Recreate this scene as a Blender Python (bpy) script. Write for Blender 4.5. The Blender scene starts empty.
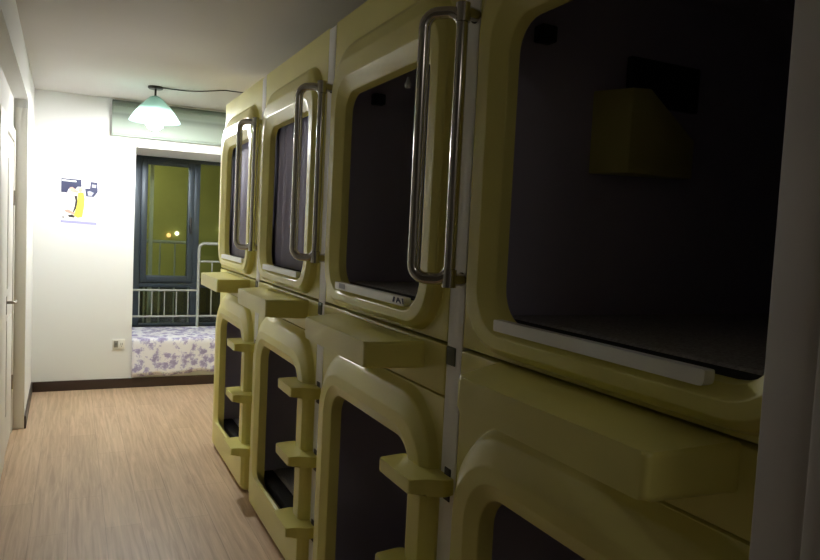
import bpy, bmesh, math, random
from mathutils import Vector, Matrix
random.seed(4)
SC = bpy.context.scene
COL = SC.collection
PI = math.pi

# ------------------------------------------------------------------ dimensions (metres)
A = .918            # plane of the capsule fronts
P = 1.10            # pitch of the capsule row
W = 1.02            # width of one capsule front
GAP = .08
Y0 = .533           # near end of the nearest capsule
STARTS = [Y0 + 3*P, Y0 + 2*P, Y0 + P, Y0]      # far -> near
ZS = 1.211          # seam between lower and upper tier
ZT = 2.32           # top of the row
CZ = 2.56           # ceiling
E = 6.676           # end wall
YW = 7.46           # window plane in the alcove
AX0, AX1, AZ0, AZ1 = .49, 1.78, .435, 2.16     # alcove opening

# ------------------------------------------------------------------ materials
def mat(name, col, rough=.5, metal=0, bump=None, spec=.5, vary=None, coat=0):
    m = bpy.data.materials.new(name); m.use_nodes = True
    nt = m.node_tree; b = nt.nodes['Principled BSDF']
    b.inputs['Base Color'].default_value = (*col, 1)
    b.inputs['Roughness'].default_value = rough
    b.inputs['Metallic'].default_value = metal
    b.inputs['Specular IOR Level'].default_value = spec
    b.inputs['Coat Weight'].default_value = coat
    if bump or vary:
        tc = nt.nodes.new('ShaderNodeTexCoord')
    if bump:
        n = nt.nodes.new('ShaderNodeTexNoise'); n.inputs['Scale'].default_value = bump[0]
        n.inputs['Detail'].default_value = 3
        nt.links.new(tc.outputs['Object'], n.inputs['Vector'])
        bp = nt.nodes.new('ShaderNodeBump'); bp.inputs['Strength'].default_value = bump[1]
        bp.inputs['Distance'].default_value = bump[2] if len(bump) > 2 else .004
        nt.links.new(n.outputs['Fac'], bp.inputs['Height']); nt.links.new(bp.outputs['Normal'], b.inputs['Normal'])
    if vary:
        n = nt.nodes.new('ShaderNodeTexNoise'); n.inputs['Scale'].default_value = vary[0]
        n.inputs['Detail'].default_value = 4
        nt.links.new(tc.outputs['Object'], n.inputs['Vector'])
        r = nt.nodes.new('ShaderNodeValToRGB')
        r.color_ramp.elements[0].color = (*[c*(1-vary[1]) for c in col], 1)
        r.color_ramp.elements[1].color = (*[min(1, c*(1+vary[1])) for c in col], 1)
        r.color_ramp.elements[0].position = .3; r.color_ramp.elements[1].position = .7
        nt.links.new(n.outputs['Fac'], r.inputs['Fac']); nt.links.new(r.outputs['Color'], b.inputs['Base Color'])
    return m

M = {}
M['shell'] = mat('pale_yellow_gelcoat', (.67, .615, .182), .33, bump=(90, .10, .004), vary=(3, .05))
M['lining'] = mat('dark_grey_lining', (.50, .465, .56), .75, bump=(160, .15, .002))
M['strip'] = mat('white_strip', (.84, .83, .80), .5)
M['sill'] = mat('white_plastic', (.82, .82, .80), .35)
M['chrome'] = mat('polished_steel', (.50, .48, .44), .14, 1)
M['dark_metal'] = mat('dark_steel', (.05, .045, .04), .4, .8)
M['black'] = mat('black_plastic', (.012, .012, .013), .45)
M['bracket'] = mat('dark_green_bracket', (.07, .075, .035), .5)
M['wall'] = mat('white_paint', (.72, .73, .73), .8, bump=(220, .05, .002))
M['ceil'] = mat('ceiling_paint', (.55, .53, .515), .85, bump=(140, .08, .003), vary=(1.5, .03))
M['dim_wall'] = mat('grey_beige_paint', (.27, .255, .23), .8)  # unseen walls, darkened to cut bounce light
M['jamb'] = mat('grey_beige_jamb', (.47, .44, .40), .6, vary=(5, .05))
M['door'] = mat('white_door_paint', (.78, .77, .74), .5)
M['casing'] = mat('white_casing', (.80, .79, .76), .6)
M['base'] = mat('dark_brown_baseboard', (.035, .018, .014), .4)
M['frame'] = mat('slate_blue_aluminium', (.040, .056, .076), .4, .3)
M['white_metal'] = mat('white_enamelled_steel', (.34, .36, .33), .35)
M['blk_trim'] = mat('dark_edge_mesh', (.015, .015, .016), .8)
M['grey_mat'] = mat('grey_mattress_cloth', (.34, .34, .345), .9, bump=(300, .3, .003), vary=(140, .35))
M['brass'] = mat('brushed_nickel', (.35, .33, .30), .3, 1)
M['ink_navy'] = mat('navy_ink', (.035, .04, .10), .6)
M['ink_yellow'] = mat('yellow_ink', (.86, .76, .08), .6)
M['ink_skin'] = mat('skin_ink', (.62, .36, .30), .6)
M['ink_grey'] = mat('grey_ink', (.42, .43, .52), .6)
M['ink_black'] = mat('black_ink', (.03, .025, .03), .6)
M['ink_lav'] = mat('lavender_ink', (.36, .36, .62), .6)
M['paper'] = mat('white_paper', (.84, .84, .88), .5)
M['sock'] = mat('socket_white', (.74, .74, .70), .4)
M['sock_dark'] = mat('socket_grey', (.22, .22, .19), .5)
M['olive_wall'] = mat('olive_render', (.42, .40, .12), .9, bump=(8, .2, .01), vary=(1.2, .25))
M['night'] = mat('dark_concrete', (.06, .065, .06), .9)
M['label_grey'] = mat('grey_label', (.36, .38, .44), .6)

def floor_mat():
    m = bpy.data.materials.new('laminate_planks'); m.use_nodes = True
    nt = m.node_tree; b = nt.nodes['Principled BSDF']
    tc = nt.nodes.new('ShaderNodeTexCoord')
    mp = nt.nodes.new('ShaderNodeMapping'); mp.inputs['Rotation'].default_value = (0, 0, PI/2)
    nt.links.new(tc.outputs['Object'], mp.inputs['Vector'])
    br = nt.nodes.new('ShaderNodeTexBrick')
    br.inputs['Scale'].default_value = 1; br.inputs['Brick Width'].default_value = 1.2
    br.inputs['Row Height'].default_value = .165; br.inputs['Mortar Size'].default_value = .0012
    br.inputs['Mortar Smooth'].default_value = .4
    br.inputs['Color1'].default_value = (.59, .43, .295, 1); br.inputs['Color2'].default_value = (.51, .365, .245, 1)
    br.inputs['Mortar'].default_value = (.33, .235, .16, 1); br.offset = .37
    nt.links.new(mp.outputs['Vector'], br.inputs['Vector'])
    # long grain
    m2 = nt.nodes.new('ShaderNodeMapping'); m2.inputs['Scale'].default_value = (26, 1.3, 1)
    nt.links.new(tc.outputs['Object'], m2.inputs['Vector'])
    n = nt.nodes.new('ShaderNodeTexNoise'); n.inputs['Scale'].default_value = 1.6; n.inputs['Detail'].default_value = 7
    n.inputs['Roughness'].default_value = .62; n.inputs['Distortion'].default_value = .6
    nt.links.new(m2.outputs['Vector'], n.inputs['Vector'])
    r = nt.nodes.new('ShaderNodeValToRGB'); r.color_ramp.elements[0].position = .32; r.color_ramp.elements[1].position = .68
    r.color_ramp.elements[0].color = (.62, .56, .50, 1); r.color_ramp.elements[1].color = (1.12, 1.1, 1.08, 1)
    nt.links.new(n.outputs['Fac'], r.inputs['Fac'])
    mx = nt.nodes.new('ShaderNodeMix'); mx.data_type = 'RGBA'; mx.blend_type = 'MULTIPLY'; mx.inputs[0].default_value = .75
    nt.links.new(br.outputs['Color'], mx.inputs[6]); nt.links.new(r.outputs['Color'], mx.inputs[7])
    nt.links.new(mx.outputs[2], b.inputs['Base Color'])
    b.inputs['Roughness'].default_value = .42; b.inputs['Specular IOR Level'].default_value = .4
    bp = nt.nodes.new('ShaderNodeBump'); bp.inputs['Strength'].default_value = .12; bp.inputs['Distance'].default_value = .003
    nt.links.new(n.outputs['Fac'], bp.inputs['Height']); nt.links.new(bp.outputs['Normal'], b.inputs['Normal'])
    return m
M['floor'] = floor_mat()

def floral_mat(name, ground, petal, petal2, scale):
    m = bpy.data.materials.new(name); m.use_nodes = True
    nt = m.node_tree; b = nt.nodes['Principled BSDF']; L = nt.links
    tc = nt.nodes.new('ShaderNodeTexCoord')
    ns = nt.nodes.new('ShaderNodeTexNoise'); ns.inputs['Scale'].default_value = 16; ns.inputs['Detail'].default_value = 2
    L.new(tc.outputs['Object'], ns.inputs['Vector'])
    mxv = nt.nodes.new('ShaderNodeMix'); mxv.data_type = 'VECTOR'; mxv.inputs[0].default_value = .09
    L.new(tc.outputs['Object'], mxv.inputs[4]); L.new(ns.outputs['Color'], mxv.inputs[5])
    v = nt.nodes.new('ShaderNodeTexVoronoi'); v.inputs['Scale'].default_value = scale; v.inputs['Randomness'].default_value = .85
    L.new(mxv.outputs[1], v.inputs['Vector'])
    n2 = nt.nodes.new('ShaderNodeTexNoise'); n2.inputs['Scale'].default_value = scale*5.5; n2.inputs['Detail'].default_value = 1
    L.new(tc.outputs['Object'], n2.inputs['Vector'])
    sub = nt.nodes.new('ShaderNodeMath'); sub.operation = 'MULTIPLY_ADD'; sub.inputs[1].default_value = .62; sub.inputs[2].default_value = -.31
    L.new(n2.outputs['Fac'], sub.inputs[0])
    add = nt.nodes.new('ShaderNodeMath'); add.operation = 'ADD'
    L.new(v.outputs['Distance'], add.inputs[0]); L.new(sub.outputs[0], add.inputs[1])
    r = nt.nodes.new('ShaderNodeValToRGB')
    e = r.color_ramp.elements
    e[0].position = .22; e[0].color = (*petal2, 1); e[1].position = .56; e[1].color = (*ground, 1)
    k = e.new(.37); k.color = (*petal, 1); k = e.new(.48); k.color = (*[.45*p+.55*g for p, g in zip(petal, ground)], 1)
    L.new(add.outputs[0], r.inputs['Fac']); L.new(r.outputs['Color'], b.inputs['Base Color'])
    b.inputs['Roughness'].default_value = .9
    return m
M['floral'] = floral_mat('lavender_floral_cotton', (.78, .78, .84), (.42, .40, .62), (.33, .29, .48), 14)
M['quilt'] = floral_mat('speckled_blue_quilt', (.62, .62, .72), (.22, .22, .42), (.10, .10, .24), 26)

def emit(name, col, s):
    m = bpy.data.materials.new(name); m.use_nodes = True
    b = m.node_tree.nodes['Principled BSDF']
    b.inputs['Base Color'].default_value = (*col, 1)
    b.inputs['Emission Color'].default_value = (*col, 1); b.inputs['Emission Strength'].default_value = s
    return m
M['bulb'] = emit('lit_bulb', (1, .985, .955), 640)
M['far_white'] = emit('far_white_lamp', (1, .95, .8), 3)
M['far_orange'] = emit('far_orange_lamp', (1, .55, .2), 2)

def shade_mat():
    m = mat('teal_enamel', (.16, .34, .29), .35)
    nt = m.node_tree; b = nt.nodes['Principled BSDF']
    tr = nt.nodes.new('ShaderNodeBsdfTranslucent'); tr.inputs['Color'].default_value = (.66, .80, .75, 1)
    mx = nt.nodes.new('ShaderNodeMixShader')
    tc = nt.nodes.new('ShaderNodeTexCoord'); sp = nt.nodes.new('ShaderNodeSeparateXYZ'); mr = nt.nodes.new('ShaderNodeMapRange')
    mr.inputs['From Min'].default_value = -.165; mr.inputs['From Max'].default_value = -.25
    mr.inputs['To Min'].default_value = .08; mr.inputs['To Max'].default_value = .85
    nt.links.new(tc.outputs['Object'], sp.inputs[0]); nt.links.new(sp.outputs['Z'], mr.inputs['Value']); nt.links.new(mr.outputs[0], mx.inputs[0])
    nt.links.new(b.outputs[0], mx.inputs[1]); nt.links.new(tr.outputs[0], mx.inputs[2])
    nt.links.new(mx.outputs[0], nt.nodes['Material Output'].inputs['Surface'])
    return m
M['shade'] = shade_mat()
def glass_mat():
    m = bpy.data.materials.new('window_glass'); m.use_nodes = True
    nt = m.node_tree; nt.nodes.remove(nt.nodes['Principled BSDF'])
    t = nt.nodes.new('ShaderNodeBsdfTransparent'); t.inputs['Color'].default_value = (.80, .85, .80, 1)
    g = nt.nodes.new('ShaderNodeBsdfGlossy'); g.inputs['Roughness'].default_value = .02
    f = nt.nodes.new('ShaderNodeFresnel'); f.inputs['IOR'].default_value = 1.45
    mx = nt.nodes.new('ShaderNodeMixShader')
    nt.links.new(f.outputs[0], mx.inputs[0]); nt.links.new(t.outputs[0], mx.inputs[1]); nt.links.new(g.outputs[0], mx.inputs[2])
    nt.links.new(mx.outputs[0], nt.nodes['Material Output'].inputs['Surface'])
    return m
M['glass'] = glass_mat()
def blind_mat():
    m = bpy.data.materials.new('sage_blind_fabric'); m.use_nodes = True
    nt = m.node_tree; b = nt.nodes['Principled BSDF']; L = nt.links
    tc = nt.nodes.new('ShaderNodeTexCoord'); sp = nt.nodes.new('ShaderNodeSeparateXYZ'); L.new(tc.outputs['Object'], sp.inputs[0])
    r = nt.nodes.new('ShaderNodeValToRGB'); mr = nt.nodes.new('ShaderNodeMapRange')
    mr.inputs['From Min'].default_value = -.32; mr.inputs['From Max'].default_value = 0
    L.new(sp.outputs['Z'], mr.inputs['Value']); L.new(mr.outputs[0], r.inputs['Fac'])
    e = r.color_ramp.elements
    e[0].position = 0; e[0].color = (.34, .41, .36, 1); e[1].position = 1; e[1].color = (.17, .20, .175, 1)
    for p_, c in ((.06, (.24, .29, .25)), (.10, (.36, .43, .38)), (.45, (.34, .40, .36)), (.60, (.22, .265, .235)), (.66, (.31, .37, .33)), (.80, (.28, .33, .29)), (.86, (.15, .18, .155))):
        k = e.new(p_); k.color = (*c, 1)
    L.new(r.outputs['Color'], b.inputs['Base Color']); b.inputs['Roughness'].default_value = .85
    return m
M['blind'] = blind_mat()

# ------------------------------------------------------------------ helpers
def new_obj(name, verts, faces, m, parent=None, smooth=None, loc=(0, 0, 0), mats=None, fm=None):
    me = bpy.data.meshes.new(name)
    me.from_pydata([tuple(v) for v in verts], [], faces)
    for x in (mats or [m]): me.materials.append(x)
    if fm:
        for p_, i in zip(me.polygons, fm): p_.material_index = i
    bm = bmesh.new(); bm.from_mesh(me)
    bmesh.ops.recalc_face_normals(bm, faces=bm.faces); bm.to_mesh(me); bm.free()
    if smooth:
        for p_ in me.polygons: p_.use_smooth = True
        me.set_sharp_from_angle(angle=math.radians(smooth))
    o = bpy.data.objects.new(name, me); COL.objects.link(o)
    o.location = loc
    if parent: o.parent = parent
    return o
def obj_bm(name, bm, m, parent=None, smooth=None, loc=(0, 0, 0)):
    bmesh.ops.recalc_face_normals(bm, faces=bm.faces)
    me = bpy.data.meshes.new(name); bm.to_mesh(me); bm.free(); me.materials.append(m)
    if smooth:
        for p_ in me.polygons: p_.use_smooth = True
        me.set_sharp_from_angle(angle=math.radians(smooth))
    o = bpy.data.objects.new(name, me); COL.objects.link(o); o.location = loc
    if parent: o.parent = parent
    return o
def bx(bm, x0, x1, y0, y1, z0, z1):
    vs = [bm.verts.new(c) for c in ((x0,y0,z0),(x1,y0,z0),(x1,y1,z0),(x0,y1,z0),(x0,y0,z1),(x1,y0,z1),(x1,y1,z1),(x0,y1,z1))]
    for f in ((3,2,1,0),(4,5,6,7),(0,1,5,4),(1,2,6,5),(2,3,7,6),(3,0,4,7)): bm.faces.new([vs[i] for i in f])
    return bm
def box(name, x0, x1, y0, y1, z0, z1, m, parent=None, bev=0, loc=(0, 0, 0)):
    bm = bx(bmesh.new(), x0, x1, y0, y1, z0, z1)
    if bev: bmesh.ops.bevel(bm, geom=list(bm.edges), offset=bev, segments=3, profile=.5, affect='EDGES')
    return obj_bm(name, bm, m, parent, 40 if bev else None, loc)
def boxes(name, lst, m, parent=None, loc=(0, 0, 0), bev=0):
    bm = bmesh.new()
    for b in lst: bx(bm, *b)
    if bev: bmesh.ops.bevel(bm, geom=list(bm.edges), offset=bev, segments=2, profile=.5, affect='EDGES')
    return obj_bm(name, bm, m, parent, 40 if bev else None, loc)
def prism(poly, axis, t0, t1):
    """poly = list of 2D points; extruded along axis (0,1,2) from t0 to t1"""
    bm = bmesh.new()
    def mk(p_, t):
        c = [p_[0], p_[1]]; c.insert(axis, t); return bm.verts.new(c)
    a = [mk(p_, t0) for p_ in poly]; b = [mk(p_, t1) for p_ in poly]
    bm.faces.new(a); bm.faces.new(b[::-1])
    n = len(poly)
    for i in range(n): bm.faces.new((a[i], a[(i+1) % n], b[(i+1) % n], b[i]))
    return bm
def round_poly(pts, rads, n=6):
    out = []
    N = len(pts)
    for i in range(N):
        p0, p1, p2 = Vector(pts[i-1]), Vector(pts[i]), Vector(pts[(i+1) % N]); r = rads[i]
        if r <= 0: out.append(tuple(p1)); continue
        a = p1 + (p0-p1).normalized()*r; c = p1 + (p2-p1).normalized()*r
        for k in range(n+1):
            t = k/n; out.append(tuple(a*(1-t)**2 + p1*2*t*(1-t) + c*t*t))
    return out
def sweep(name, pts, rad, m, parent=None, closed=False, seg=12, loc=(0, 0, 0)):
    """tube along a polyline (pre-rounded); parallel transported"""
    pts = [Vector(p_) for p_ in pts]; n = len(pts); verts = []; faces = []
    T = []
    for i in range(n):
        a = pts[i-1] if (i > 0 or closed) else pts[i]; b = pts[(i+1) % n] if (i < n-1 or closed) else pts[i]
        T.append((b-a).normalized())
    up = Vector((0, 0, 1)) if abs(T[0].z) < .9 else Vector((1, 0, 0))
    N = (up - T[0]*up.dot(T[0])).normalized()
    for i in range(n):
        N = (N - T[i]*N.dot(T[i])).normalized(); B = T[i].cross(N)
        for k in range(seg):
            a = 2*PI*k/seg; verts.append(pts[i] + N*rad*math.cos(a) + B*rad*math.sin(a))
    for i in range(n if closed else n-1):
        j = (i+1) % n
        for k in range(seg):
            l = (k+1) % seg; faces.append((i*seg+k, i*seg+l, j*seg+l, j*seg+k))
    if not closed:
        faces.append(tuple(range(seg))); faces.append(tuple(range((n-1)*seg, n*seg)))
    return new_obj(name, verts, faces, m, parent, 60, loc)
def arc3(pts, r, n=8, closed=False):
    pts = [Vector(p_) for p_ in pts]; N = len(pts); out = []
    for i in range(N):
        if not closed and i in (0, N-1): out.append(pts[i]); continue
        p0, p1, p2 = pts[i-1], pts[i], pts[(i+1) % N]
        a = p1 + (p0-p1).normalized()*r; c = p1 + (p2-p1).normalized()*r
        d0 = (p1-a).normalized(); d1 = (c-p1).normalized()
        cen = a + (c-p1) if abs(d0.dot(d1)) < .1 else None
        for k in range(n+1):
            t = k/n
            if cen is not None:
                ang = t*PI/2; out.append(cen + (a-cen)*math.cos(ang) + (c-cen)*math.sin(ang))
            else: out.append(a*(1-t)**2 + p1*2*t*(1-t) + c*t*t)
    return out
def lathe(name, prof, m, parent=None, seg=40, loc=(0, 0, 0), smooth=45):
    verts = []; faces = []; n = len(prof)
    for r, z in prof:
        for k in range(seg):
            a = 2*PI*k/seg; verts.append((r*math.cos(a), r*math.sin(a), z))
    for i in range(n-1):
        for k in range(seg):
            l = (k+1) % seg; faces.append((i*seg+k, i*seg+l, (i+1)*seg+l, (i+1)*seg+k))
    if prof[0][0] > 1e-4 and prof[0] != prof[-1]: faces.append(tuple(range(seg)))
    if prof[-1][0] > 1e-4 and prof[0] != prof[-1]: faces.append(tuple(range((n-1)*seg, n*seg)))
    return new_obj(name, verts, faces, m, parent, smooth, loc)
def thing(name, label, cat, loc=(0, 0, 0), group=None):
    o = bpy.data.objects.new(name, None); COL.objects.link(o); o.location = loc; o.empty_display_size = .1
    tag(o, label, cat, group); return o
def tag(o, label, cat, group=None, kind=None):
    o['label'] = label; o['category'] = cat
    if group: o['group'] = group
    if kind: o['kind'] = kind
    return o
def struct(o, label=None, cat=None):
    o['kind'] = 'structure'
    if label: o['label'] = label
    if cat: o['category'] = cat
    return o

def wnorm(o):
    m = o.modifiers.new('weighted_normals', 'WEIGHTED_NORMAL'); m.keep_sharp = True; m.weight = 100; m.mode = 'FACE_AREA'
    return o
# ------------------------------------------------------------------ ring-lofted fronts
def rrect(s0, s1, z0, z1, rb, rt, d, n=8):
    """rounded rectangle in the front plane; local x = -d, y = s, z"""
    out = []
    for cs, cz, r, a0 in ((s1-rb, z0+rb, rb, -PI/2), (s1-rt, z1-rt, rt, 0), (s0+rt, z1-rt, rt, PI/2), (s0+rb, z0+rb, rb, PI)):
        for k in range(n+1):
            a = a0 + PI/2*k/n
            out.append((-d, cs + r*math.cos(a), cz + r*math.sin(a)))
    return out
def fillet_keys(keys, fr):
    """round the profile between key rings (quadratic bend at each inner ring)"""
    out = [keys[0]]
    for i in range(1, len(keys)-1):
        f = fr[i]
        if f <= 0: out.append(keys[i]); continue
        a = [k1+(k0-k1)*f for k0, k1 in zip(keys[i-1], keys[i])]
        c = [k1+(k2-k1)*f for k1, k2 in zip(keys[i], keys[i+1])]
        for q in range(6):
            t = q/5
            out.append([x*(1-t)**2 + y*2*t*(1-t) + z*t*t for x, y, z in zip(a, keys[i], c)])
    out.append(keys[-1]); return out
def loft(name, keys, m, parent, cap0=False, cap1=False, smooth=24, n=10):
    verts = []; faces = []; c = 4*(n+1)
    for k in keys: verts += rrect(*k, n=n)
    for i in range(len(keys)-1):
        for j in range(c):
            l = (j+1) % c; faces.append((i*c+j, i*c+l, (i+1)*c+l, (i+1)*c+j))
    if cap0: faces.append(tuple(range(c)))
    if cap1: faces.append(tuple(range((len(keys)-1)*c, len(keys)*c)))
    o = new_obj(name, verts, faces, m, parent, smooth)
    wnorm(o); return o

DEPTH = 1.95
def upper_capsule(start, ds=0):
    t = thing('sleeping_capsule', '', 'sleeping capsule', (A, start, ZS), 'capsules of the upper tier')
    H = ZT - ZS; z = -ZS
    e = .004
    keys = [[0, W, .003, H, e, e, -DEPTH], [0, W, .003, H, e, e, -.010], [.004, W-.004, .007, H-.004, e, e, 0],
            [.034, .955, 1.226+z, 2.200+z, .16, .17, 0],          # foot of the raised frame
            [.040, .948, 1.234+z, 2.175+z, .15, .155, .026],
            [.058, .928, 1.250+z, 2.125+z, .135, .13, .042],       # flat front of the frame
            [.104, .878, 1.276+z, 2.062+z, .115, .105, .042],
            [.138, .832, 1.299+z, 2.012+z, .090, .078, .018],      # inner bevel
            [.142, .828, 1.304+z, 2.005+z, .086, .074, -.010]]
    dn = -1.5*ds      # the near side of this opening sits nearer its edge
    keys = keys[:3] + [[k[0]+(dn if q > 2 else dn*.3), k[1]+ds] + k[2:] for q, k in enumerate(keys[3:])]
    fr = [0, 0, 0, .10, .22, .10, .06, .1, 0]
    loft('shell', fillet_keys(keys, fr), M['shell'], t, cap0=True)
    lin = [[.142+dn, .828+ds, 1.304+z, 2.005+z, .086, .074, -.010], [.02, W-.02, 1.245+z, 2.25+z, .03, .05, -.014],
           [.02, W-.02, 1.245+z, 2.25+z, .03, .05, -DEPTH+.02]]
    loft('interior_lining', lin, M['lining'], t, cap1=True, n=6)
    # white sill trim along the lower lip of the opening
    poly = round_poly([(q[0]+ds, q[1]) for q in [(.195, 1.291+z), (.792, 1.291+z), (.792, 1.317+z), (.195, 1.317+z)]], [.012, .006, .004, .004], 4)
    bm = prism(poly, 0, -.044, -.022)
    obj_bm('sill_trim', bm, M['sill'], t, 40)
    # small black reading lamp / speaker box on the far partition and a curtain hook
    box('speaker_box', .15, .20, W-.060, W-.02, 2.015+z, 2.058+z, M['black'], t, .006)
    hk = lathe('curtain_hook', [(.0, 0), (.009, .002), (.011, .012), (.006, .022), (.004, .034), (0, .036)], M['sill'], t, 14, (.05, .44, 1.975+z))
    return t
def grab_rail(t):
    z = -ZS
    o = (A-.80, -.005); i = (A-.870, -.076)       # distance from the face, s
    x0, y0 = -o[0], o[1]; x1, y1 = -i[0], i[1]
    zt, zb = 2.066+z, 1.392+z
    pts = arc3([(x0, y0, zt), (x0, y0, zb), (x1, y1, zb), (x1, y1, zt)], .036, 8, True)
    r = sweep('grab_rail', pts, .0155, M['chrome'], t, True, 16)
    for zz in (zt, zb):
        sweep('rail_mount', [(x1, y1, zz), (x1+.02, y1+.002, zz), (-.001, -.064, zz)], .0165, M['chrome'], r, False, 14)
        b = lathe('rail_flange', [(.0, 0), (.018, 0), (.018, .005), (.016, .008), (0, .008)], M['dark_metal'], r, 20, (-.0005, -.060, zz))
        b.rotation_euler = (0, -PI/2, 0)
        b2 = sweep('rail_joint', [(x1, y1, zz+(.026 if zz == zb else -.026)), (x1, y1, zz-(.02 if zz == zb else -.02))], .019, M['chrome'], r, False, 16)
    return r

def lower_capsule(start, ds=0):
    t = thing('sleeping_capsule', '', 'sleeping capsule', (A, start, 0), 'capsules of the lower tier')
    e = .004; ZB = 1.066
    keys = [[0, W, 0, ZB, e, e, -DEPTH], [0, W, 0, ZB, e, e, -.010], [.003, W-.003, .003, ZB-.004, e, e, 0],
            [.010, .950, .006, 1.060, .02, .21, 0],
            [.016, .943, .012, 1.035, .02, .20, .026],
            [.034, .922, .030, .975, .03, .18, .044],
            [.102, .864, .188, .938, .045, .13, .045],
            [.139, .815, .193, .900, .050, .09, .030],
            [.143, .811, .145, .893, .045, .085, -.010]]
    keys = keys[:3] + [[k[0]+(ds if q else 0), k[1]+ds*.8] + k[2:] for q, k in enumerate(keys[3:])]
    fr = [0, 0, 0, .10, .22, .10, .06, .1, 0]
    loft('shell', fillet_keys(keys, fr), M['shell'], t, cap0=True)
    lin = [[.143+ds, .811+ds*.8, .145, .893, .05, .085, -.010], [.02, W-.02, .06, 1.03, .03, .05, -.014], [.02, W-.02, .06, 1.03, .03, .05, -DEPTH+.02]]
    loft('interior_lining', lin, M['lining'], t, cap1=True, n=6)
    # band between the tiers
    box('seam_band', -.004, .5, .002, W-.002, ZB+.003, ZS-.003, M['shell'], t, .004)
    # broad tread standing out from the band
    poly = round_poly([(0, .125+ds*1.2), (-.188, .13+ds*1.2), (-.188, .685+ds*.8), (0, .81+ds)], [.0, .012, .014, .0], 4)
    dz = .3*ds; bm = prism(poly, 2, 1.120+dz, 1.200+dz)
    # underside rises slightly to the front
    for v in bm.verts:
        if v.co.z < 1.15 and v.co.x < -.1: v.co.z += .008
    es = [ed for ed in bm.edges if not (ed.verts[0].co.x > -.001 and ed.verts[1].co.x > -.001)]
    bmesh.ops.bevel(bm, geom=[ed for ed in es if abs(ed.verts[0].co.z-ed.verts[1].co.z) < .02], offset=.010, segments=3, profile=.5, affect='EDGES')
    wnorm(obj_bm('tread_ledge', bm, M['shell'], t, 40))
    box('connector_plate', -.005, .012, -.050, -.004, 1.158, 1.208, M['bracket'], t, .003)
    return t
def steps(t):
    for zt in (.862, .578, .280):
        poly = round_poly([(-.118, -.045), (-.118, .155), (-.052, .165), (-.020, .165), (-.020, .035), (.006, .012), (.006, -.074), (-.030, -.074), (-.075, -.050)],
                          [.008, .008, .012, 0, 0, 0, 0, .01, .01], 4)
        bm = prism(poly, 2, zt-.046, zt)
        for v in bm.verts:
            if v.co.z < zt-.02 and v.co.x < -.08: v.co.z += .008
        bmesh.ops.bevel(bm, geom=[ed for ed in bm.edges if abs(ed.verts[0].co.z-ed.verts[1].co.z) < .012], offset=.005, segments=2, profile=.5, affect='EDGES')
        s = wnorm(obj_bm('step', bm, M['shell'], t, 40))
        box('step_bracket', -.004, .004, -.058, -.024, zt-.070, zt+.020, M['dark_metal'], s, .003)

def haze_sheet(t, m):  # added sheet standing in for the purple haze over the opening
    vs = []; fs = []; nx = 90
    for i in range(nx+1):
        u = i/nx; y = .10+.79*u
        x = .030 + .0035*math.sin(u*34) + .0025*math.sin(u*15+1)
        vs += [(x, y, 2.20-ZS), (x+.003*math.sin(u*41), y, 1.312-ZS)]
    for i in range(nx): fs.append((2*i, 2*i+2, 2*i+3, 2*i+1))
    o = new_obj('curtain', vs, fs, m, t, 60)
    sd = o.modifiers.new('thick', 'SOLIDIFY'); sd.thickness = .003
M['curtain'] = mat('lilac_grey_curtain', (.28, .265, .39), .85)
UP_LAB = ['farthest upper pale yellow capsule beside the window, lilac grey curtain drawn behind its opening',
          'second upper pale yellow capsule from the window, with steel grab rail at its near side',
          'third upper pale yellow capsule from the window, white sill carrying a grey sticker',
          'nearest upper pale yellow capsule, large dark opening beside the grey door jamb']
LO_LAB = ['farthest lower pale yellow capsule beside the sheeted window ledge, patterned quilt inside',
          'second lower pale yellow capsule from the window, three steps and grey mattress inside',
          'third lower pale yellow capsule from the window, broad tread ledge above dark opening',
          'nearest lower pale yellow capsule, only its arched top and wide tread ledge showing']
def dup(root, loc):
    r = root.copy(); COL.objects.link(r); r.location = loc
    for ch in list(root.children):
        c = ch.copy(); COL.objects.link(c); c.parent = r
        for g in list(ch.children):
            d = g.copy(); COL.objects.link(d); d.parent = c
    return r
up0 = upper_capsule(STARTS[3], .02); lo0 = lower_capsule(STARTS[3], .04)
up1 = upper_capsule(STARTS[2]); lo1 = lower_capsule(STARTS[2])
grab_rail(up1); steps(lo1)
uppers = [dup(up1, (A, STARTS[0], ZS)), dup(up1, (A, STARTS[1], ZS)), up1, up0]
lowers = [dup(lo1, (A, STARTS[0], 0)), dup(lo1, (A, STARTS[1], 0)), lo1, lo0]
for o in uppers[:2]: haze_sheet(o, M['curtain'])
for o, l in zip(uppers, UP_LAB): o['label'] = l
for o, l in zip(lowers, LO_LAB): o['label'] = l
# sticker and dark characters on the sill of the third capsule
z = -ZS
st = [c for c in up1.children if c.name.startswith('sill_trim')][0]
box('sticker', -.0455, -.043, .690, .745, 1.297+z, 1.315+z, M['label_grey'], st)
fx0, fx1 = -.0455, -.043
bm = bmesh.new()
def quad(bm, pts):
    a = [bm.verts.new((fx0, y, zz+z)) for y, zz in pts]; b = [bm.verts.new((fx1, y, zz+z)) for y, zz in pts]
    bm.faces.new(a); bm.faces.new(b[::-1])
    for i in range(4): bm.faces.new((a[i], a[(i+1) % 4], b[(i+1) % 4], b[i]))
quad(bm, [(0.274, 1.298), (0.262, 1.298), (0.258, 1.314), (0.268, 1.314)])
quad(bm, [(0.248, 1.298), (0.242, 1.298), (0.234, 1.314), (0.239, 1.314)])
quad(bm, [(0.234, 1.314), (0.239, 1.314), (0.218, 1.298), (0.212, 1.298)])
quad(bm, [(0.238, 1.303), (0.220, 1.303), (0.220, 1.306), (0.238, 1.306)])
quad(bm, [(0.208, 1.314), (0.203, 1.314), (0.196, 1.298), (0.200, 1.298)])
obj_bm('dark_lettering', bm, M['ink_navy'], st)

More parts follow.
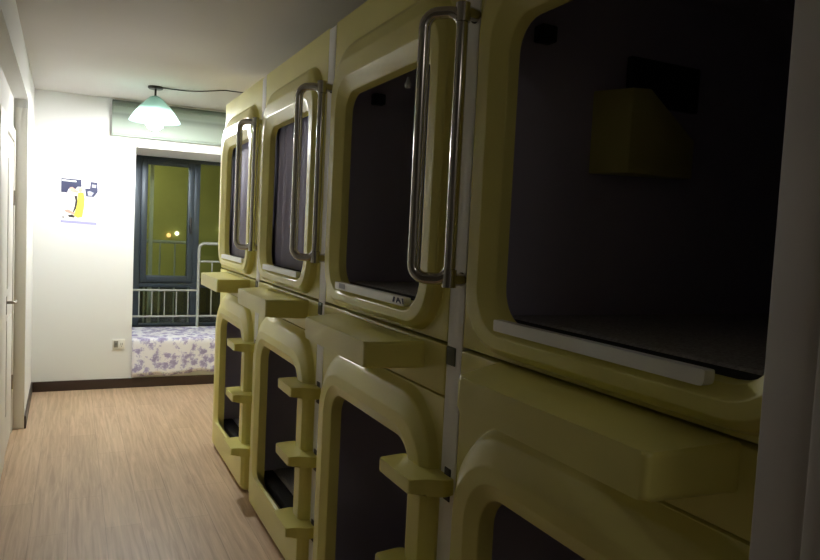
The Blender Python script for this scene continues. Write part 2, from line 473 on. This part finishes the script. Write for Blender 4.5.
# yellow moulded wall console and dark screen inside the nearest upper capsule (on the far partition)
up = uppers[3]
prof = [(.36, 1.695), (.71, 1.705), (.71, 1.815), (.475, 1.925), (.36, 1.92)]
bm = prism([(x, zz-ZS) for x, zz in prof], 1, W-.12, W-.018)
for v in bm.verts:
    if v.co.y < W-.1 and v.co.x < .4: v.co.x += .05          # slanting end face
    if v.co.y < W-.1 and v.co.x > .6: v.co.y += .06
bmesh.ops.bevel(bm, geom=list(bm.edges), offset=.004, segments=2, profile=.5, affect='EDGES')
obj_bm('wall_console', bm, M['shell'], up, 30)
sb = box('wall_screen', .47, .74, W-.04, W-.02, 1.90-ZS, 2.03-ZS, M['black'], up, .006)

# ------------------------------------------------------------------ mattresses
def mattress(start, z0, th, m, label, group):
    t = thing('mattress', label, 'mattress', (A+.036, start+.05, z0), group)
    bm = bx(bmesh.new(), .064 if th > .1 else .05, DEPTH-.12, 0, W-.1, 0, th)
    bmesh.ops.bevel(bm, geom=list(bm.edges), offset=.022, segments=4, profile=.5, affect='EDGES')
    obj_bm('cover', bm, m, t, 50)
    bm = bx(bmesh.new(), -.012, .062 if th > .1 else .052, .01, W-.11, 0, th-.004)
    bmesh.ops.bevel(bm, geom=list(bm.edges), offset=.008, segments=2, profile=.5, affect='EDGES')
    obj_bm('edge_mesh', bm, M['blk_trim'], t, 50)
    return t
mattress(STARTS[0], .0612, .115, M['quilt'], 'speckled blue and white quilted mattress in the farthest lower capsule', 'capsule mattresses')
mattress(STARTS[1], .0612, .115, M['grey_mat'], 'grey mattress with black edge in the second lower capsule from the window', 'capsule mattresses')
for i, l in ((1, 'grey mattress in the second upper capsule from the window'), (2, 'grey mattress behind the stickered sill of the third upper capsule'),
             (3, 'dim grey mattress with black front edge in the nearest upper capsule')):
    mattress(STARTS[i], 1.2461, .062, M['grey_mat'], l, 'capsule mattresses')

# ------------------------------------------------------------------ room shell
struct(box('floor', -1.6, 3.2, -1.6, E+.12, -.1, 0, M['floor']))
struct(box('ceiling', -1.6, 3.2, -1.6, E+.12, CZ, CZ+.1, M['ceil']))
SL = -.0116
def xl(y, base=-.285): return base + SL*(y-5.0)
YR = 5.535
def wall_prism(name, poly, z0, z1, m):
    return obj_bm(name, prism(poly, 2, z0, z1), m)
# far stretch of the left wall, then the recessed stretch with the door, and the beam above it
struct(wall_prism('wall_left', [(xl(YR), YR), (xl(E), E), (-.75, E), (-.75, YR)], 0, CZ, M['wall']))
struct(wall_prism('wall_left_recess', [(xl(1.4, -.372), 1.4), (xl(YR, -.372), YR), (-.75, YR), (-.75, 1.4)], 0, 2.30, M['wall']))
struct(wall_prism('wall_left_near', [(xl(-1.6, -.372), -1.6), (xl(1.4, -.372), 1.4), (-.75, 1.4), (-.75, -1.6)], 0, 2.30, M['dim_wall']))  # out of view, split off and darkened to keep bounce off the near capsules
struct(wall_prism('trim_1', [(xl(-1.6), -1.6), (xl(YR), YR), (-.75, YR), (-.75, -1.6)], 2.30, CZ, M['wall']))
struct(box('trim_2', -.368, xl(YR)-.001, YR-.012, YR, .0, 2.24, M['casing'], None, .002))
# end wall with the alcove opening
struct(boxes('wall_end', [(-.75, AX0, E, E+.10, 0, CZ), (AX0, AX1, E, E+.10, AZ1, CZ), (AX0, AX1, E, E+.10, 0, AZ0-.012), (AX1, 3.2, E, E+.10, 0, CZ)], M['wall']))
struct(boxes('wall_alcove', [(AX0-.1, AX0, E+.10, YW+.08, .0, AZ1+.1), (AX1, AX1+.1, E+.10, YW+.08, 0, AZ1+.1),
                             (AX0, AX1, E+.10, YW+.08, AZ1, AZ1+.1), (AX0, AX1, E+.10, YW+.08, 0, AZ0-.012)], M['wall']))
struct(box('wall_right', 3.0, 3.2, -1.6, E, 0, CZ, M['wall']))
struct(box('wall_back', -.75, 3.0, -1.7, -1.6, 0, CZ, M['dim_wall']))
struct(box('baseboard_end', xl(E)+.012, 2.0, E-.014, E, 0, .088, M['base'], None, .003))
struct(wall_prism('baseboard_left', [(xl(YR)+.0, YR-.012), (xl(YR)+.012, YR-.012), (xl(E)+.012, E-.002), (xl(E), E-.002)], 0, .088, M['base']))
# white strips closing the joints between capsules
for k, s in enumerate((STARTS[0], STARTS[1], STARTS[2])):
    struct(box('trim_%d' % (k+3), A-.001, A+.05, s-GAP+.001, s-.001, 0, ZT-.01, M['strip'], None, .002))
# door jamb at the right edge, close by
JT = JB = .70
bm = bmesh.new()
for (a0, b0, c0, d0) in ((0, .6, .40, .52), (-.008, 0, .425, .455)):
    bx(bm, a0, b0, c0, d0, 0, CZ)
for v in bm.verts: v.co.x += JB if v.co.z < 1 else JT
bmesh.ops.bevel(bm, geom=list(bm.edges), offset=.003, segments=2, profile=.5, affect='EDGES')
struct(obj_bm('trim_6', bm, M['jamb'], None, 40))

# door in the recessed left wall
dr = bpy.data.objects.new('door_1', None); COL.objects.link(dr); dr.location = (xl(4.8, -.372), 4.80, 0); dr.rotation_euler = (0, 0, math.atan(-SL))
struct(dr)
box('door_leaf', .001, .010, 0, .62, .008, 1.985, M['door'], dr, .002)
boxes('door_panel', [(.010, .014, .10, .52, .25, .85), (.010, .014, .10, .52, 1.05, 1.85)], M['door'], dr, bev=.002)
box('door_gap', .0005, .006, -.034, -.001, .0, 2.03, M['black'], dr)
boxes('door_casing', [(.001, .016, -.55, -.035, 0, 2.08), (.001, .016, .625, .70, 0, 2.08), (.001, .016, -.013, .625, 2.0, 2.08)], M['door'], dr, bev=.002)
hd = sweep('door_handle', arc3([(.012, .045, .972), (.055, .045, .972), (.055, .175, .968)], .015, 5), .009, M['brass'], dr, seg=10)
box('handle_plate', .010, .016, .02, .07, .90, 1.01, M['brass'], hd, .002)
for zz in (.36, 1.62):
    sweep('door_hinge', [(.016, .622, zz-.05), (.016, .622, zz+.05)], .007, M['brass'], dr, seg=8)

# ------------------------------------------------------------------ window in the alcove
wn = bpy.data.objects.new('window_1', None); COL.objects.link(wn); wn.location = (AX0, YW, AZ0); struct(wn)
def wx(x): return x-AX0
def wz(zz): return zz-AZ0
y0, y1 = 0, .06
X0, X1 = AX0+.001, AX1-.001
boxes('window_frame', [(wx(X0), wx(.605), y0, y1, wz(.436), wz(2.159)), (wx(1.70), wx(X1), y0, y1, wz(.436), wz(2.159)),
                       (wx(.605), wx(1.70), y0, y1, wz(2.125), wz(2.159)), (wx(.605), wx(1.70), y0, y1, wz(.436), wz(.475)),
                       (wx(.605), wx(1.70), y0, y1, wz(.845), wz(.90)), (wx(1.10), wx(1.175), y0, y1, wz(.475), wz(.845)),
                       (wx(1.115), wx(1.175), y0, y1, wz(.90), wz(2.125))], M['frame'], wn, bev=.003)
sa = boxes('window_sash', [(wx(.606), wx(.665), -.02, .05, wz(.90), wz(2.124)), (wx(1.056), wx(1.114), -.02, .05, wz(.90), wz(2.124)),
                      (wx(.665), wx(1.056), -.02, .05, wz(2.078), wz(2.124)), (wx(.665), wx(1.056), -.02, .05, wz(.90), wz(.965))], M['frame'], wn, bev=.003)
for r_ in ((.665, 1.056, .965, 2.078), (1.175, 1.70, .90, 2.125), (.605, 1.10, .475, .845), (1.175, 1.70, .475, .845)):
    box('window_pane', wx(r_[0]), wx(r_[1]), .020, .026, wz(r_[2]), wz(r_[3]), M['glass'], wn)
hh = box('window_handle', wx(1.072), wx(1.096), -.032, -.02, wz(1.41), wz(1.57), M['black'], sa, .004)
box('window_lever', wx(1.076), wx(1.092), -.062, -.032, wz(1.40), wz(1.50), M['black'], hh, .005)

# outside: balcony parapet, dim wall across and a few far lamps
struct(box('wall_outside', -3, 8, 10.4, 10.6, -2.0, 5.2, M['olive_wall']))
struct(boxes('wall_balcony', [(AX0-1.2, AX1+1.6, YW+.09, 8.6, -.2, .02), (AX0-1.2, AX1+1.6, 8.45, 8.6, .02, .86)], M['night']))
struct(boxes('trim_7', [(.735, .775, 7.98, 8.04, .02, 3.2)], M['white_metal']))
br = thing('balcony_railing', 'white metal railing with thin balusters outside the window glass', 'railing', (.3, 8.25, .02))
sweep('top_rail', [(0, 0, 1.27), (.95, 0, 1.27)], .018, M['white_metal'], br, seg=10)
for k in range(6):
    sweep('baluster', [(.10+.16*k, 0, 0), (.10+.16*k, 0, 1.27)], .010, M['white_metal'], br, seg=8)
for (x, zz, m_, l) in ((1.33, 1.36, 'far_white', 'small white far lamp glowing above the outside railing in the left pane'), (1.22, 1.33, 'far_orange', 'small orange far lamp beside the white one beyond the railing'),
                   (1.95, 1.45, 'far_white', 'small far lamp glowing in the right window pane')):
    o = lathe('distant_lamp', [(0, -.03), (.022, -.022), (.03, 0), (.022, .022), (0, .03)], M[m_], None, 12, (x, 10.376, zz))
    tag(o, l, 'lamp', 'far lamps outside')

# ------------------------------------------------------------------ guard rail standing on the ledge
gr = thing('guard_rail', 'white tubular guard rail with rounded loop standing on the sheeted window ledge', 'guard rail', (AX0, 7.36, .452))
def g(x, zz): return (x-AX0, 0, zz-.452)
sweep('low_rail', [g(AX0+.005, .825), g(1.155, .825)], .011, M['white_metal'], gr, seg=10)
sweep('low_rail', [g(AX0+.005, .56), g(1.70, .56)], .010, M['white_metal'], gr, seg=10)
for x in (.60, .72, .84, .955, 1.07): sweep('baluster', [g(x, .56), g(x, .825)], .006, M['white_metal'], gr, seg=8)
sweep('loop_frame', arc3([g(1.165, .453), g(1.165, 1.31), g(1.70, 1.31), g(1.70, .453)], .06, 8), .015, M['white_metal'], gr, seg=12)
sweep('cross_rail', [g(1.165, 1.125), g(1.70, 1.125)], .010, M['white_metal'], gr, seg=10)
for x in (1.30, 1.43, 1.57): sweep('baluster', [g(x, .56), g(x, 1.125)], .007, M['white_metal'], gr, seg=8)

# ------------------------------------------------------------------ floral sheet over the ledge
NX, prof = 60, []
vs = []; fs = []
xa, xb = AX0+.004, AX1-.03
for i in range(NX+1):
    u = i/NX; x = xa + (xb-xa)*u
    hem = .098 + .055*u + .008*math.sin(u*17) + .006*math.sin(u*41+1)
    w_ = .006*math.sin(u*23+.5) + .004*math.sin(u*57)
    pr = [(YW-.02, AZ0+.004)]
    for k in range(1, 10): pr.append((YW-.02-(YW-.02-(E-.004))*k/10, AZ0+.006+.003*math.sin(u*14+k*1.3)+.003*math.sin(u*31-k)))
    pr += [(E-.004, AZ0+.006), (E-.014, AZ0), (E-.021, AZ0-.014)]
    for k in range(1, 9):
        f = k/8; pr.append((E-.022-f*(.008+w_), AZ0-.014-(AZ0-.014-hem)*f))
    npr = len(pr)
    vs += [(x, a, b) for a, b in pr]
for i in range(NX):
    for k in range(npr-1):
        fs.append((i*npr+k, (i+1)*npr+k, (i+1)*npr+k+1, i*npr+k+1))
sh = new_obj('floral_sheet', [(a-AX0, b-E, c-AZ0) for a, b, c in vs], fs, M['floral'], None, 60, (AX0, E, AZ0))
sm = sh.modifiers.new('thick', 'SOLIDIFY'); sm.thickness = .004; sm.offset = 1
tag(sh, 'white cotton sheet with lavender flowers draped over the window ledge', 'sheet')

# ------------------------------------------------------------------ roller blind above the alcove
bl = thing('roller_blind', 'sage green roller blind pulled up above the window alcove', 'blind', (.288, E-.002, CZ-.006))
bw = 1.35
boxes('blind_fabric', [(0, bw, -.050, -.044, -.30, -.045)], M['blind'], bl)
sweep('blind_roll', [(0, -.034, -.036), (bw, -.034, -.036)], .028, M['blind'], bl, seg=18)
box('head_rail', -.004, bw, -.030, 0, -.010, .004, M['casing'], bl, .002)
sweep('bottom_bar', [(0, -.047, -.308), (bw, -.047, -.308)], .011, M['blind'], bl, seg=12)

# ------------------------------------------------------------------ pendant lamp and its cable
LX, LY = .563, 5.862
lp = thing('pendant_lamp', 'lit pendant lamp with teal cone shade under the ceiling', 'lamp', (LX, LY, CZ))
lathe('ceiling_rose', [(0, 0), (.056, 0), (.058, -.012), (.050, -.020), (0, -.020)], M['black'], lp, 28)
lathe('stem', [(.008, -.018), (.008, -.075), (.014, -.078), (.014, -.085)], M['black'], lp, 14)
prof = [(.014, -.072), (.034, -.078), (.072, -.110), (.118, -.160), (.158, -.215), (.186, -.262), (.192, -.272), (.187, -.270), (.153, -.214), (.112, -.160), (.066, -.112), (.030, -.086), (.014, -.080)]
lathe('lamp_shade', prof, M['shade'], lp, 48, smooth=60)
lathe('bulb_socket', [(.0, -.088), (.022, -.090), (.024, -.19), (0, -.192)], M['sill'], lp, 18)
lathe('bulb', [(0, -.338), (.030, -.333), (.054, -.314), (.066, -.280), (.060, -.248), (.038, -.215), (.022, -.193), (0, -.193)], M['bulb'], lp, 28, smooth=60)
cp = []
for k in range(25):
    t = k/24; x = LX+.055+1.05*t; y = LY-.02-.60*t
    cp.append((x, y, CZ-.006-.016*abs(math.sin(t*PI*2.5))))
o = sweep('lamp_cable', [(a-LX, b-LY, c-CZ) for a, b, c in cp], .0045, M['black'], None, seg=8, loc=(LX, LY, CZ))
tag(o, 'thin dark cable running along the ceiling from lamp to capsules', 'cable')

# ------------------------------------------------------------------ poster
po = thing('poster', 'small poster of a player in yellow kit on the white end wall', 'poster', (.045, E-.001, 1.648))
box('paper_sheet', -.145, .145, -.003, 0, -.195, .195, M['paper'], po)
def blob(bm, pts, y):
    bm.faces.new([bm.verts.new(((p_[0]-258)/296*.29, y, -(p_[1]-288)/396*.39)) for p_ in pts])
def ink(name, shapes, m, y):
    for s in shapes:
        bm = bmesh.new(); blob(bm, s, y); obj_bm(name, bm, m, po)
ink('printed_picture', [[(112, 92), (270, 96), (274, 158), (240, 160), (222, 188), (172, 180), (160, 216), (112, 214)],
     [(345, 108), (400, 112), (404, 196), (372, 240), (310, 240), (300, 170), (340, 168)]], M['ink_navy'], -.0034)
ink('printed_player_shirt', [[(246, 210), (290, 205), (300, 260), (296, 330), (282, 420), (246, 430), (215, 412), (232, 340), (244, 270)]], M['ink_yellow'], -.0038)
ink('printed_player_skin', [[(250, 170), (276, 166), (284, 190), (268, 208), (250, 200)], [(178, 170), (200, 164), (250, 200), (240, 214), (190, 206)], [(140, 366), (170, 360), (226, 390), (214, 404), (150, 384)]], M['ink_skin'], -.0040)
ink('printed_player_stripe', [[(216, 240), (240, 236), (244, 290), (232, 350), (214, 384), (206, 380), (220, 330), (226, 280)], [(168, 410), (200, 402), (224, 416), (216, 430), (176, 426)], [(124, 424), (134, 420), (138, 434), (128, 438)]], M['ink_black'], -.0042)
ink('printed_second_player', [[(356, 130), (392, 134), (388, 160), (356, 158)], [(320, 196), (340, 190), (372, 204), (356, 232), (326, 230)], [(312, 244), (376, 244), (370, 262), (330, 268)]], M['ink_grey'], -.0042)
ink('printed_band', [[(112, 455), (400, 462), (400, 486), (112, 476)]], M['ink_lav'], -.0036)
ink('printed_text_bar', [[(118, 104), (232, 108), (232, 120), (118, 116)], [(280, 100), (336, 102), (330, 150), (290, 156)]], M['paper'], -.0036)

# ------------------------------------------------------------------ socket
so = thing('wall_socket', 'small white double wall socket beside the window alcove', 'socket', (.382, E-.001, .40))
box('socket_plate', -.052, .052, -.010, 0, -.045, .045, M['sock'], so, .004)
for xx in (-.022, .024):
    boxes('socket_insert', [(xx-.018, xx+.018, -.0125, -.009, -.030, .030)], M['sock_dark' if xx < 0 else 'sock'], so, bev=.001)
    boxes('socket_slot', [(xx-.008, xx-.004, -.0132, -.012, -.01, .012), (xx+.004, xx+.008, -.0132, -.012, -.01, .012), (xx-.002, xx+.002, -.0132, -.012, -.024, -.014)], M['black'], so)

# ------------------------------------------------------------------ lights
def light(name, typ, loc, energy, col, size=.1, rot=(0, 0, 0)):
    l = bpy.data.lights.new(name, typ); l.energy = energy; l.color = col
    if typ == 'AREA': l.size = size
    else: l.shadow_soft_size = size
    o = bpy.data.objects.new(name, l); COL.objects.link(o); o.location = loc; o.rotation_euler = rot; return o
light('rear_ceiling_light', 'AREA', (.2, -1.0, CZ-.03), 3.6, (1, .92, .84), .5)  # added fill behind the camera for the jamb and near capsules
light('balcony_lamp', 'POINT', (-.2, 9.0, 2.6), 75, (.95, 1, .6), .15)  # added light, itself unseen, brightening the olive wall beyond the glass

w = bpy.data.worlds.new('night'); SC.world = w; w.use_nodes = True
w.node_tree.nodes['Background'].inputs[0].default_value = (.10, .11, .16, 1)
w.node_tree.nodes['Background'].inputs[1].default_value = .05

# ------------------------------------------------------------------ camera
yaw, pitch, roll, F = .4533, .0647, .0490, 694.99
cy, sy = math.cos(yaw), math.sin(yaw)
f = Vector((sy, cy, 0)); r = Vector((cy, -sy, 0)); u = Vector((0, 0, 1))
f2 = f*math.cos(pitch) - u*math.sin(pitch); u2 = u*math.cos(pitch) + f*math.sin(pitch)
r3 = r*math.cos(roll) + u2*math.sin(roll); u3 = u2*math.cos(roll) - r*math.sin(roll)
cam = bpy.data.cameras.new('camera'); co = bpy.data.objects.new('camera', cam); COL.objects.link(co)
mw = Matrix((r3, u3, -f2)).transposed().to_4x4(); mw.translation = Vector((0, 0, 1.5016)); co.matrix_world = mw
cam.sensor_width = 36; cam.lens = F/820*36; cam.clip_start = .02
SC.camera = co
SC.view_settings.view_transform = 'Standard'; SC.view_settings.look = 'None'; SC.view_settings.exposure = 0
SC.cycles.max_bounces = 10; SC.cycles.diffuse_bounces = 6
SC.cycles.sample_clamp_indirect = 10
SC.cycles.use_denoising = True
